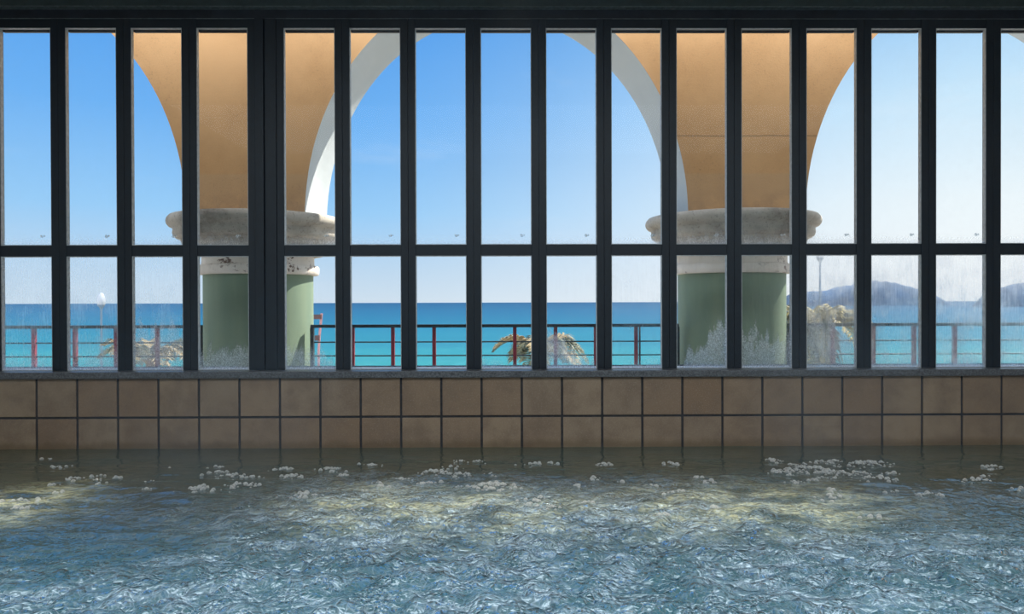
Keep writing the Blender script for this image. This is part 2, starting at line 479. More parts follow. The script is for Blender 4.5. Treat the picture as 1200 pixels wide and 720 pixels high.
# tiled wall: one mesh, grout bed and bevelled tiles
mb = MB()
mb.box(XL, XR, YT + 0.006, YT + 0.20, -0.9, 0.349, mi=1)
x0t = at(422.7, 490, YT).x
pitch = (at(1127.5, 470, YT).x - at(422.7, 470, YT).x) / 15.0
zrow = [0.349, at(600, 488.2, YT).z]
zrow.append(zrow[1] - pitch)
zrow.append(zrow[2] - pitch)
k0 = int(math.floor((XL - x0t) / pitch))
x = x0t + k0 * pitch
g = 0.0055
while x < XR:
    a, b = max(x + g, XL), min(x + pitch - g, XR)
    if b - a > 0.02:
        for r in range(3):
            mb.box(a, b, YT, YT + 0.02, zrow[r + 1] + g, zrow[r] - g * (0.2 if r == 0 else 1), bev=0.004)
    x += pitch
o = mb.build('wall_front', [M['tile'], M['grout']]); o['kind'] = 'structure'

mb = MB(); mb.box(XL, XR, YT - 0.022, YF + 0.045, 0.349, Z_SILL, bev=0.006)
mb.build('trim_1', M['granite'])['kind'] = 'structure'

for nm, bx, mt in (('wall_left', (XL - 0.2, XL, YB, YF + 0.1, -0.9, ZC), 'plaster'), ('wall_right', (XR, XR + 0.2, YB, YF + 0.1, -0.9, ZC), 'plaster'),
                   ('wall_back', (XL - 0.2, XR + 0.2, YB - 0.2, YB, -0.9, ZC), 'plaster'), ('ceiling', (XL - 0.2, XR + 0.2, YB - 0.2, YF + 0.10, ZC, ZC + 0.06), 'ceiling'),
                   ('floor', (XL - 0.2, XR + 0.2, YB - 0.2, YT + 0.20, -1.0, -0.9), 'poolfloor')):
    mb = MB(); mb.box(*bx); mb.build(nm, M[mt])['kind'] = 'structure'

# head beam above the windows: recessed strip and a lighter fascia, with bright joints
zb0, zb1 = at(600, 22.0, YF).z, at(600, 7.2, YF - 0.03).z
mb = MB(); mb.box(XL, XR, YF + 0.012, YF + 0.09, zb0, zb1 + 0.004)
o = mb.build('trim_2', M['recess']); o['kind'] = 'structure'
mb = MB(); mb.box(XL, XR, YF - 0.03, YF + 0.10, zb1, ZC, bev=0.002)
o = mb.build('trim_3', M['beam']); o['kind'] = 'structure'

for k_, zj in ((8, zb0 + 0.001), (9, zb1 - 0.001)):
    mb = MB(); mb.box(XL, XR, YF - (0.0 if k_ == 8 else 0.031), YF + 0.02, zj - 0.0016, zj + 0.0016)
    mb.build('trim_%d' % k_, M['joint'])['kind'] = 'structure'

# windows
PW, HM = 0.2555, 0.0365
step_r = (at(1164, 360, YF).x - at(402, 360, YF).x) / 10.0
xr0 = at(402, 360, YF).x
xl0 = at(223, 360, YF).x
step_l = (at(223, 360, YF).x - at(69.5, 360, YF).x) / 2.0
XP0, XP1 = at(291.5, 360, YF).x, at(333.5, 360, YF).x     # wide post

#           lower: fog drip side   upper: fog drip side
COND = {
    1: (0.34, 0.25, 0.0, 0.05, 0.03, 0), 2: (0.34, 0.30, 0.3, 0.05, 0.05, 0), 3: (0.30, 0.85, 0.0, 0.05, 0.03, 0),
    4: (0.05, 0.42, 0.3, 0.04, 0.08, 0), 5: (0.05, 0.32, -0.4, 0.04, 0.08, 0.5), 6: (0.03, 0.03, 0, 0.03, 0.02, 0),
    7: (0.03, 0.03, 0, 0.03, 0.02, 0), 8: (0.03, 0.10, -0.8, 0.03, 0.02, 0), 9: (0.06, 0.40, -0.9, 0.03, 0.02, 0),
    10: (0.20, 0.12, 0.8, 0.05, 0.04, 0), 11: (0.10, 0.50, 0.9, 0.05, 0.10, 0), 12: (0.18, 0.62, 0.1, 0.05, 0.10, 0),
    13: (0.60, 0.95, -0.3, 0.06, 0.06, 0), 14: (0.58, 0.30, 0.0, 0.08, 0.05, 0), 15: (0.74, 0.20, 0.0, 0.10, 0.04, 0),
    16: (0.66, 0.20, 0.4, 0.10, 0.05, 0),
}


def pane_mesh(w, h):
    """thin sheet of glass, front and back joined by narrow edges, uv over the face"""
    me = bpy.data.meshes.new('pane')
    vs = [(0, 0, 0), (w, 0, 0), (w, 0, h), (0, 0, h)]
    me.from_pydata(vs, [], [(0, 1, 2, 3)])
    uvl = me.uv_layers.new(name='uv')
    for i, c in enumerate(((0, 0), (1, 0), (1, 1), (0, 1))):
        uvl.data[i].uv = c
    me.update()
    return me


def window(n, xa, xb):
    """one glazed bay from xa to xb, with two stiles, head, transom, foot and two panes"""
    root = empty('window_%d' % n, (xa, YF, Z_SILL)); root['kind'] = 'structure'
    w = xb - xa
    zt, z1, z0 = Z_PT - Z_SILL, Z_T1 - Z_SILL, Z_T0 - Z_SILL
    ztop = zb0 - Z_SILL
    for s in (0, 1):
        m_ = MB()
        a = 0.0006 if s == 0 else w - HM
        m_.box(a, a + HM - 0.0006, 0.0, 0.032, 0.0, ztop, bev=0.002)
        m_.build('stile', M['frame'], root)
    m_ = MB(); m_.box(HM, w - HM, 0.004, 0.032, zt, ztop); m_.build('head_rail', M['frame'], root)
    m_ = MB(); m_.box(HM, w - HM, 0.003, 0.032, z0, z1, bev=0.002); m_.build('transom', M['frame'], root)
    m_ = MB()
    for lo, hi in ((0.0, z0), (z1, zt)):
        t_ = 0.0034
        m_.box(HM, HM + t_, 0.0025, 0.024, lo, hi)
        m_.box(w - HM - t_, w - HM, 0.0025, 0.024, lo, hi)
        m_.box(HM + t_, w - HM - t_, 0.0025, 0.024, lo, lo + t_)
        m_.box(HM + t_, w - HM - t_, 0.0025, 0.024, hi - t_, hi)
    m_.build('glazing_bead', M['bead'], root)
    m_ = MB(); m_.box(HM + 0.0036, w - HM - 0.0036, 0.024, 0.040, zt - 0.0130, zt); m_.build('pane_head_strip', M['recess'], root)  # dark strip along the top of the upper pane
    m_ = MB()
    jx = 0.004 * math.sin(n * 2.7)
    for cx_, cz_, rx_, rz_ in ((w - HM - 0.052 + jx, z1 + 0.046, 0.0085, 0.0075), (w - HM - 0.040 + jx, z1 + 0.048, 0.004, 0.005)):
        ring_ = [(cx_ + rx_ * (1 + 0.25 * math.sin(3 * a_ + n)) * math.cos(a_), cz_ + rz_ * (1 + 0.2 * math.cos(2 * a_ + n)) * math.sin(a_)) for a_ in [2 * math.pi * q_ / 14 for q_ in range(14)]]
        m_.add([(a_, 0.0030, b_) for a_, b_ in ring_] + [(a_, 0.0042, b_) for a_, b_ in ring_], [list(range(14)), list(range(27, 13, -1))] + [(q_, (q_ + 1) % 14, 14 + (q_ + 1) % 14, 14 + q_) for q_ in range(14)])
    m_.build('sticker', M['sticker'], root)
    cd = COND.get(n, (0.3, 0.2, 0, 0.05, 0.05, 0))
    for nm, lo, hi, c in (('lower_pane', 0.0, z0, cd[:3]), ('upper_pane', z1, zt, cd[3:])):
        po = link(nm, pane_mesh(w - 2 * HM, hi - lo), M['glass'], root, (HM, 0.0045, lo))
        po['fog'], po['drip'], po['side'], po['trickle'] = float(c[0]), float(c[1]), float(c[2]), (1.0 if nm == 'lower_pane' else 0.0)


hl, hr = step_l / 2, step_r / 2
bays = []
for k in range(-3, 3):                      # left of the wide post
    xb = xl0 + (k - 2) * step_l + step_l
    bays.append((xb - step_l, xb))
bays = [(xl0 + (k - 1) * step_l, xl0 + k * step_l) for k in range(-4, 1)]
bays.append((xl0, XP0 + HM))
rb = [(XP1 - HM, xr0)] + [(xr0 + k * step_r, xr0 + (k + 1) * step_r) for k in range(0, 13)]
first = len(bays) - 3                       # window_1 is the first bay in the picture
ALL = bays + rb
for i, (a, b) in enumerate(ALL):
    n = i - (len(bays) - 4) + 1
    if n < 1: n = 30 - n                    # bays beyond the picture's left edge
    window(n, a, b)
WL, WR = ALL[0][0], ALL[-1][1]

# wide post of three dark profiles with a narrow bright joint
root = empty('trim_4', (XP0 + HM, YF, Z_SILL)); root['kind'] = 'structure'
pw = (XP1 - HM) - (XP0 + HM)
zt = zb0 - Z_SILL
m_ = MB(); m_.box(0.001, pw * 0.42, -0.012, 0.09, 0, zt, bev=0.003); m_.build('post_profile', M['frame'], root)
m_ = MB(); m_.box(pw * 0.46, pw - 0.001, -0.004, 0.09, 0, zt, bev=0.003); m_.build('post_profile', M['frame'], root)
m_ = MB(); m_.box(pw * 0.42, pw * 0.46, 0.006, 0.09, 0, zt); m_.build('post_groove', M['recess'], root)

# fillers to the side walls
for nm, a, b in (('trim_5', XL, WL), ('trim_6', WR, XR)):
    if b - a > 0.005:
        m_ = MB(); m_.box(a, b, YF, YF + 0.09, Z_SILL, zb0, bev=0.003); m_.build(nm, M['frame'])['kind'] = 'structure'

# outer ledge with a dark lip
root = empty('trim_7', (0, 0, 0)); root['kind'] = 'structure'
m_ = MB(); m_.box(XL, XR, YF + 0.046, 3.93, 0.30, 0.373, bev=0.004); m_.build('ledge_slab', M['ledge'], root)
m_ = MB(); m_.box(XL, XR, 3.93, 3.95, 0.29, 0.3785, bev=0.002); m_.build('ledge_lip', M['rail'], root)
m_ = MB(); m_.box(XL - 0.2, XR + 0.2, YT + 0.20, YT + 0.30, -1.0, 0.30); m_.build('wall_outside', M['concrete'])['kind'] = 'structure'

# ------------------------------------------------------------------ bath water
def perlin(x, y, seed):
    r = np.random.default_rng(seed)
    perm = r.permutation(512)
    gx = np.cos(np.linspace(0, 2 * np.pi, 512, endpoint=False)); gy = np.sin(np.linspace(0, 2 * np.pi, 512, endpoint=False))
    xi, yi = np.floor(x).astype(int), np.floor(y).astype(int)
    xf, yf = x - xi, y - yi
    fade = lambda t: t * t * t * (t * (t * 6 - 15) + 10)
    def gr(ix, iy, dx, dy):
        h = perm[(perm[ix % 512] + iy) % 512]
        return gx[h] * dx + gy[h] * dy
    u, v = fade(xf), fade(yf)
    a = gr(xi, yi, xf, yf) * (1 - u) + gr(xi + 1, yi, xf - 1, yf) * u
    b = gr(xi, yi + 1, xf, yf - 1) * (1 - u) + gr(xi + 1, yi + 1, xf - 1, yf - 1) * u
    return a * (1 - v) + b * v


def sst(a, b, x):
    t = np.clip((x - a) / (b - a), 0, 1)
    return t * t * (3 - 2 * t)


def height(X, Y):
    wx = X + 0.06 * perlin(X * 3, Y * 3, 1); wy = Y + 0.06 * perlin(X * 3, Y * 3, 2)
    boil = sst(3.18, 2.45, Y + 0.22 * perlin(X * 2.2, Y * 2.2, 41))                               # calmer towards the tiled wall
    boil = boil * (1 - 0.75 * sst(0.55, 1.5, X - 0.35 * (2.4 - Y)) * sst(1.9, 2.5, Y))
    boil = boil * (1 - 0.82 * sst(-0.55, -1.25, X + 0.25 * perlin(X * 2, Y * 3, 12)) * sst(1.7, 2.2, Y + 0.15 * perlin(X * 3, Y * 3, 13)))
    swell = 0.014 * perlin(X * 1.6, Y * 2.6, 3) + 0.008 * perlin(X * 3.5 + 0.4 * Y, Y * 6.0, 4)
    rip = 0.0085 * perlin(wx * 3.6 + wy * 1.5, wy * 10, 5) + 0.0030 * perlin(wx * 9, wy * 25, 6) + 0.0010 * perlin(wx * 20, wy * 55, 16)
    dome = 0.040 * np.abs(perlin(wx * 5.0, wy * 5.0, 7)) + 0.026 * np.abs(perlin(wx * 11, wy * 11, 8)) + 0.013 * np.abs(perlin(wx * 24, wy * 24, 9))
    far = sst(3.60, 3.3, Y)
    h = swell * (0.10 + 0.90 * boil) + rip * (0.25 + 0.75 * far) + (dome - 0.012) * boil * 0.85
    return h, boil


xs = np.arange(XL, XR + 0.004, 0.0075); xs[-1] = XR
ys = np.concatenate([np.linspace(YB, 1.35, 60, endpoint=False), np.arange(1.35, YT + 0.006, 0.0065)])
Xg, Yg = np.meshgrid(xs, ys)
Hh, boil = height(Xg, Yg)
nx, ny = len(xs), len(ys)
verts = np.stack([Xg, Yg, Hh], -1).reshape(-1, 3)
ii = (np.arange(ny - 1)[:, None] * nx + np.arange(nx - 1)[None, :]).reshape(-1)
quads = np.stack([ii, ii + 1, ii + nx + 1, ii + nx], -1)
me = bpy.data.meshes.new('bath_water')
me.vertices.add(len(verts)); me.vertices.foreach_set('co', verts.astype(np.float32).ravel())
me.loops.add(quads.size); me.loops.foreach_set('vertex_index', quads.astype(np.int32).ravel())
me.polygons.add(len(quads)); me.polygons.foreach_set('loop_start', np.arange(0, quads.size, 4, dtype=np.int32))
me.polygons.foreach_set('use_smooth', np.ones(len(quads), dtype=bool))
me.update(calc_edges=True)
jet_glow = np.zeros_like(Hh)  # mask for aerated patches whose yellow glow is put into the water colour
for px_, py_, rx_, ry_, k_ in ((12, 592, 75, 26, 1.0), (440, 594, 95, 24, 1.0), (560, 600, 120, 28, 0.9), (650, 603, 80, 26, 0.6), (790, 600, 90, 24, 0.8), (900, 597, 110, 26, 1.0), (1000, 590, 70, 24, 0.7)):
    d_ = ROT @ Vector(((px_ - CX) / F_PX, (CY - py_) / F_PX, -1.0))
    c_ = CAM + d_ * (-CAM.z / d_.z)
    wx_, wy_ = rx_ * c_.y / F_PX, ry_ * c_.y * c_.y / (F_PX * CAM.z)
    jet_glow = np.maximum(jet_glow, k_ * np.exp(-(((Xg - c_.x) / wx_) ** 2 + ((Yg - c_.y) / wy_) ** 2)))
jet_glow = jet_glow * sst(-0.35, 0.25, perlin(Xg * 5, Yg * 9, 31) + 0.5 * perlin(Xg * 13, Yg * 22, 32))
aj = me.attributes.new('jet_glow', 'FLOAT', 'POINT')
aj.data.foreach_set('value', jet_glow.astype(np.float32).ravel())
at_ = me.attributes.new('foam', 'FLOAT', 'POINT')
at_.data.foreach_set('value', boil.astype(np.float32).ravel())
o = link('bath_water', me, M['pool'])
tag(o, 'bubbling murky green bath water filling the pool below the tiled wall', 'water', kind='stuff')

# foam bubbles drifting in front of the wall
mb = MB()
def hemi(cx, cy, cz, r):
    vs, fs = [], []
    S, T = 9, 4
    for j in range(T):
        e = (math.pi / 2) * j / T
        for k in range(S):
            a = 2 * math.pi * k / S
            vs.append((cx + r * math.cos(e) * math.cos(a), cy + r * math.cos(e) * math.sin(a), cz - 0.002 + r * math.sin(e)))
    vs.append((cx, cy, cz - 0.002 + r))
    for j in range(T - 1):
        for k in range(S):
            k2 = (k + 1) % S
            fs.append((j * S + k, j * S + k2, (j + 1) * S + k2, (j + 1) * S + k))
    for k in range(S):
        fs.append(((T - 1) * S + k, (T - 1) * S + (k + 1) % S, T * S))
    mb.add(vs, fs, 0, True)


def wz(x, y):
    return float(height(np.array([x]), np.array([y]))[0][0])


clumps = []
for _ in range(75):
    px = random.uniform(-10, 1210)
    py = random.triangular(538, 612, 552)
    clumps.append((px, py, random.choice((1, 2, 3, 4, 6, 9))))
clumps += [(1012, 547, 26), (1025, 545, 18), (960, 543, 12), (975, 542, 9), (905, 541, 9), (928, 546, 8), (786, 545, 7), (508, 557, 20), (540, 558, 10),
           (575, 572, 24), (620, 545, 6), (645, 544, 5), (560, 541, 4), (703, 545, 6), (540, 541, 7), (270, 560, 16), (285, 571, 18), (232, 575, 12), (950, 552, 22), (980, 556, 20), (1030, 563, 18), (925, 553, 14), (1005, 556, 14)]
for px, py, cnt in clumps:
    d = ROT @ Vector(((px - CX) / F_PX, (CY - py) / F_PX, -1.0))
    c = CAM + d * (-CAM.z / d.z)
    if c.y > 3.5: continue
    cnt = int(cnt * 1.9) + 2
    sp = 0.0042 * math.sqrt(cnt) + 0.001
    for _ in range(cnt):
        gx, gy = random.gauss(0, 1), random.gauss(0, 0.9)
        x_, y_ = c.x + gx * sp * 1.5, c.y + gy * sp
        if y_ > YT - 0.03: continue
        r_ = random.choice((0.003, 0.004, 0.005, 0.0065, 0.009)) * (1.25 if random.random() < 0.12 else 1.0)
        hemi(x_, y_, wz(x_, y_) + 0.10 * sp * math.sqrt(cnt) * math.exp(-0.5 * (gx * gx + gy * gy)), r_)
o = mb.build('foam', M['bubble'])
tag(o, 'white soap-like foam bubbles floating on the water before the tiled wall', 'foam', kind='stuff')

# thin steam rising off the hot water
mb = MB(); mb.box(XL + 0.02, XR - 0.02, 1.75, 3.57, 0.06, 2.15)
m_, t_ = newmat('drifting_steam')
P_ = t_.pos()
sp_ = t_.n('ShaderNodeSeparateXYZ', {0: P_})
nz_ = t_.step(t_.noise(t_.mapping(P_, (1.0, 1.0, 0.8)), 1.3, 3, 0.5), 0.50, 0.74)
lowz = t_.step(sp_.outputs[2], 0.9, 0.05)
dens = t_.m('MULTIPLY', nz_, t_.m('MULTIPLY_ADD', lowz, 0.20, 0.05))
vol = t_.n('ShaderNodeVolumePrincipled', {'Color': (0.75, 0.88, 1.0), 'Density': dens, 'Anisotropy': 0.3})
o_ = m_.node_tree.nodes.new('ShaderNodeOutputMaterial'); m_.node_tree.links.new(vol.outputs[0], o_.inputs['Volume'])
o = mb.build('steam', m_)
tag(o, 'thin bluish steam drifting over the bath water and the dark window frames', 'steam', kind='stuff')

# ------------------------------------------------------------------ arcade outside
YN, YM, YFA = 4.30, 4.57, 4.82          # near face, column centres, sea face
Z_SPRING, A_R, B_R = 0.72 + 0.505, 2.27 / 2, 1.385
BAY = 587.0 * YN / F_PX
xc_mid = at(582.5, 300, YN).x
Z_TOP, Z_DECK = 3.35, -0.78
mb = MB()
NA = 64
xs_end = (xc_mid - BAY * 1.5 - 0.33 - 0.3, xc_mid + BAY * 1.5 + 0.33 + 0.3)
prof = []                                # lower outline from left to right
prof.append((xs_end[0], Z_DECK)); prof.append((xc_mid - BAY - A_R, Z_DECK))
for b in (-1, 0, 1):
    c = xc_mid + b * BAY
    for i in range(NA + 1):
        th = math.pi * (1 - i / NA)
        prof.append((c + A_R * math.cos(th), Z_SPRING + B_R * math.sin(th)))
prof.append((xc_mid + BAY + A_R, Z_DECK)); prof.append((xs_end[1], Z_DECK))
for (xa, za), (xb, zb) in zip(prof[:-1], prof[1:]):
    if xb - xa > 1e-6:
        mb.add([(xa, YN, za), (xb, YN, zb), (xb, YN, Z_TOP), (xa, YN, Z_TOP)], [(0, 1, 2, 3)], 0)
        mb.add([(xa, YFA, za), (xb, YFA, zb), (xb, YFA, Z_TOP), (xa, YFA, Z_TOP)], [(3, 2, 1, 0)], 0)
    mb.add([(xa, YN, za), (xb, YN, zb), (xb, YFA, zb), (xa, YFA, za)], [(3, 2, 1, 0)], 1, True)
mb.add([(xs_end[0], YN, Z_TOP), (xs_end[1], YN, Z_TOP), (xs_end[1], YFA, Z_TOP), (xs_end[0], YFA, Z_TOP)], [(0, 1, 2, 3)], 1)
for xe in xs_end:
    mb.add([(xe, YN, Z_DECK), (xe, YFA, Z_DECK), (xe, YFA, Z_TOP), (xe, YN, Z_TOP)], [(0, 1, 2, 3)], 0)
me = bpy.data.meshes.new('arcade')
me.from_pydata(mb.v, [], mb.f)
me.polygons.foreach_set('material_index', mb.mi)
bm = bmesh.new(); bm.from_mesh(me)
bmesh.ops.remove_doubles(bm, verts=list(bm.verts), dist=1e-5)
bmesh.ops.recalc_face_normals(bm, faces=list(bm.faces))
bm.to_mesh(me); bm.free()
root = empty('arcade', (xc_mid, YM, Z_DECK))
tag(root, 'ochre rendered wall of round arches with pale soffits standing outside the windows', 'arcade')
o = link('arch_wall', me, [M['tan'], M['soffit']], root, (-xc_mid, -YM, -Z_DECK))
mb = MB(); mb.box(xs_end[0] - 0.05, xs_end[1] + 0.05, YN - 0.06, YFA + 0.06, Z_TOP, Z_TOP + 0.10, bev=0.012)
mb.build('coping', M['stone'], root, (-xc_mid, -YM, -Z_DECK))

zz = lambda z: 0.72 + z - Z_DECK
CAP = [(0.345, zz(0.305)), (0.40, zz(0.315)), (0.44, zz(0.345)), (0.468, zz(0.385)), (0.475, zz(0.402)), (0.500, zz(0.408)), (0.520, zz(0.420)), (0.527, zz(0.440)),
       (0.523, zz(0.462)), (0.530, zz(0.472)), (0.552, zz(0.480)), (0.566, zz(0.495)), (0.570, zz(0.512)), (0.564, zz(0.530)), (0.548, zz(0.545)), (0.520, zz(0.5495)), (0.05, zz(0.5495))]
CAP = [(0.345 + (r - 0.345) * 0.83 if r > 0.3 else r, z - 0.0165) for r, z in CAP]
K_ = 0.328 / 0.343
NECK = [(0.346, zz(0.185)), (0.374, zz(0.187)), (0.381, zz(0.195)), (0.381, zz(0.234)), (0.374, zz(0.243)), (0.352, zz(0.246)), (0.350, zz(0.262))]
SHAFT = [(0.328, 0.14), (0.328, zz(0.173))]
NECK = [(r * K_, z - 0.012) for r, z in NECK]
NECK.append((NECK[-1][0], zz(0.300)))

BASE = [(0.42, 0.0), (0.42, 0.07), (0.40, 0.085), (0.375, 0.095), (0.372, 0.115), (0.352, 0.14), (0.30, 0.14)]


def column(px_side, label):
    root = empty('column', (xc_mid - 0.012 + px_side * BAY / 2, YM, Z_DECK))
    tag(root, label, 'column', 'arcade columns')
    m_ = MB(); m_.lathe(CAP, 96); m_.build('capital', M['stone'], root)
    m_ = MB(); m_.lathe(NECK, 96); m_.build('necking_ring', M['neck'], root)
    m_ = MB(); m_.lathe(SHAFT, 96); m_.build('shaft', M['green'], root)
    m_ = MB(); m_.lathe(BASE, 96); m_.build('base', M['stone'], root)


column(-1, 'sage green round column with flaking white ring, behind the wide dark window post')
column(1, 'sage green round column outside, nearer the hazy headland and misted panes')

# terrace, low ground, sea
mb = MB(); mb.box(-14, 14, YT + 0.30, 12.45, Z_DECK - 0.3, Z_DECK); mb.build('ground', M['deck'])['kind'] = 'structure'
mb = MB(); mb.box(-80, 80, 12.45, 46, -5.4, -4.0, mi=0); mb.build('beach', M['beach'])['kind'] = 'structure'
me = bpy.data.meshes.new('sea')
me.from_pydata([(-40000, 40, -5.0), (40000, 40, -5.0), (40000, 45000, -5.0), (-40000, 45000, -5.0)], [], [(0, 1, 2, 3)])
o = link('sea', me, M['sea']); o['kind'] = 'structure'

# ------------------------------------------------------------------ railings across the arch openings
YR = 4.47
z_top = at(600, 381.8, YR).z
z_w1, z_w2 = at(600, 400.6, YR).z, at(600, 416.6, YR).z


def railing(xa, xb, posts, label, end_posts=()):
    root = empty('railing', ((xa + xb) / 2, YR, Z_DECK))
    tag(root, label, 'railing', 'terrace railings')
    L = lambda m_, nm, mt: m_.build(nm, mt, root, (-(xa + xb) / 2, -YR, -Z_DECK))
    m_ = MB(); m_.box(xa, xb, YR - 0.017, YR + 0.017, z_top - 0.010, z_top + 0.009, bev=0.002); L(m_, 'top_rail', M['rail'])
    for z in (z_w1, z_w2, z_w2 - 0.084, z_w2 - 0.168, z_w2 - 0.252, z_w2 - 0.336, z_w2 - 0.42, z_w2 - 0.504, z_w2 - 0.588, z_w2 - 0.672, z_w2 - 0.756, z_w2 - 0.84):
        m_ = MB(); m_.tube([(xa, YR, z), (xb, YR, z)], 0.0042, 8); L(m_, 'wire', M['rail'])
    for x in posts:
        m_ = MB(); m_.box(x - 0.011, x + 0.011, YR - 0.011, YR + 0.011, Z_DECK, z_top - 0.009, bev=0.002); L(m_, 'post', M['redpost'])
    for x, w in end_posts:
        m_ = MB(); m_.box(x - w / 2, x + w / 2, YR - 0.016, YR + 0.016, Z_DECK, z_top - 0.009, bev=0.002); L(m_, 'end_post', M['rail'])


X_ = lambda px: at(px, 400, YR).x
railing(X_(-193), X_(237.5), [X_(40 - 48.2 * k) for k in range(-3, 5)], 'dark railing with red posts behind the misted panes by the globe lamp', [(X_(236.5), 0.02)])
railing(X_(364.5), X_(795), [X_(p) for p in (413.5, 460.5, 508.8, 556, 603.3, 651, 698, 745.3)],
        'dark railing with red posts and cables between the two green columns', [(X_(366), 0.020), (X_(749.6), 0.006), (X_(794), 0.020)])
railing(X_(922), X_(1357), [X_(928 + 47.6 * k) for k in range(0, 9)], 'dark railing with red posts in front of the hazy headland', [(X_(923), 0.02)])

# ------------------------------------------------------------------ palms
def frond_mesh(length, droop, lift, n=26, wid=0.30, seed=0):
    r = random.Random(seed)
    m_ = MB()
    pts = []
    for i in range(13):
        s = i / 12
        pts.append(Vector((length * (s - 0.12 * s * s), 0, lift * s - droop * s * s)))
    m_.tube(pts, [0.012 * (1 - 0.8 * i / 12) for i in range(13)], 5)
    for i in range(n):
        s = 0.14 + 0.86 * i / (n - 1)
        f = s * 12; k = min(int(f), 11); p = pts[k].lerp(pts[k + 1], f - k)
        tg = (pts[k + 1] - pts[k]).normalized()
        for sd in (-1, 1):
            ll = wid * (0.35 + 1.0 * math.sin(math.pi * min(1, 0.15 + 0.8 * s))) * r.uniform(0.8, 1.1)
            out = (tg * 0.75 + Vector((0, sd, 0)) * 0.85 + Vector((0, 0, r.uniform(0.1, 0.5)))).normalized()
            tip = p + out * ll + Vector((0, 0, -0.22 * ll))
            mid = p + out * ll * 0.55 + Vector((0, 0, 0.02))
            wv = tg.cross(out).normalized().cross(out).normalized() * 0.019
            nz = Vector((0, 0, 0.003))
            m_.add([p - wv * 0.5, p + wv * 0.5, mid + wv, mid - wv, tip, p + nz, mid + nz * 2],
                   [(0, 5, 6, 3), (5, 1, 2, 6), (3, 6, 4), (6, 2, 4), (0, 3, 6, 5)], 0)
    return m_


def palm(base, crown_h, fronds, label, mats, seed, scale=1.0):
    root = empty('palm', base)
    tag(root, label, 'palm', 'palms beyond the railing')
    m_ = MB()
    n = 18
    pts = [(0.06 * math.sin(2.2 * i / n), 0.0, crown_h * i / n) for i in range(n + 1)]
    m_.tube(pts, [(0.17 if i % 2 else 0.15) - 0.03 * i / n for i in range(n + 1)], 12)
    m_.build('trunk', M['trunk'], root)
    r = random.Random(seed)
    for i, (az, ln, dr, lf) in enumerate(fronds):
        o = frond_mesh(ln * scale, dr * scale, lf * scale, 28, 0.27 * scale, seed * 50 + i).build('frond', M[mats[i % len(mats)]], root)
        o.location = (0.06 * math.sin(2.2), 0, crown_h)
        o.rotation_euler = (r.uniform(-0.15, 0.15), 0, R(az))


def crown(px, py, Y):
    p = at(px, py, Y)
    return (p.x, p.y, -4.0), p.z + 4.0


b, h = crown(630, 413, 14.5)
ring = []
rr = random.Random(3)
for i in range(15):
    az = i * 24 + rr.uniform(-8, 8)
    ring.append((az, rr.uniform(0.85, 1.15), rr.uniform(0.75, 1.05), rr.uniform(0.6, 1.0)))
palm(b, h, ring, 'straw-tipped palm crown showing through the clear panes between the columns', ['frond', 'frondpale', 'frond', 'frondpale', 'frond'], 5, 0.95)
b, h = crown(176, 421, 14.5)
ring = []
for i in range(16):
    az = i * 22.5 + rr.uniform(-8, 8)
    ring.append((az, rr.uniform(1.0, 1.35), rr.uniform(0.7, 1.0), rr.uniform(0.7, 1.1)))
palm(b, h, ring, 'straw yellow palm crown beside the globe lamp, seen through dripping wet glass', ['frondpale', 'frond', 'frondpale'], 8, 0.9)
b, h = crown(958, 384, 14.5)
ring = []
for i in range(20):
    az = i * 18 + rr.uniform(-8, 8)
    ring.append((az, rr.uniform(0.9, 1.35), rr.uniform(0.55, 1.2), rr.uniform(0.6, 1.4)))
for i in range(12):
    ring.append((i * 30 + rr.uniform(-9, 9), rr.uniform(0.35, 0.6), rr.uniform(1.3, 1.7), rr.uniform(0.2, 0.5)))
palm(b, h, ring, 'tall golden green palm close by the right-hand column behind fogged glass', ['frondgold', 'frondgold', 'frond'], 9, 0.9)

# ------------------------------------------------------------------ street lamps
def lamp(px, py_top, Y, globe_h, label):
    p = at(px, py_top, Y)
    root = empty('street_lamp', (p.x, p.y, -4.0))
    tag(root, label, 'street lamp', 'street lamps beyond the railing')
    ht = p.z + 4.0
    zg = ht - globe_h
    m_ = MB(); m_.tube([(0, 0, 0), (0, 0, 0.3), (0, 0, 0.35), (0, 0, zg - 0.08)], [0.07, 0.065, 0.03, 0.022], 12); m_.build('pole', M['lamppole'], root)
    m_ = MB(); m_.lathe([(0.02, zg - 0.10), (0.035, zg - 0.07), (0.075, zg - 0.02), (0.08, zg), (0.03, zg)], 24); m_.build('collar', M['lamppole'], root)
    g_ = globe_h
    m_ = MB(); m_.lathe([(0.07, zg), (0.088, zg + 0.15 * g_), (0.092, zg + 0.35 * g_), (0.082, zg + 0.6 * g_), (0.055, zg + 0.85 * g_), (0.02, zg + 0.98 * g_), (0.004, zg + g_)], 24); m_.build('globe', M['lampglobe'], root)


lamp(118.5, 343, 16.0, 0.27, 'slim street lamp with pale teardrop globe rising above the railing and horizon')
lamp(961, 288, 16.0, 0.27, 'tall street lamp pole rising behind the golden green palm')

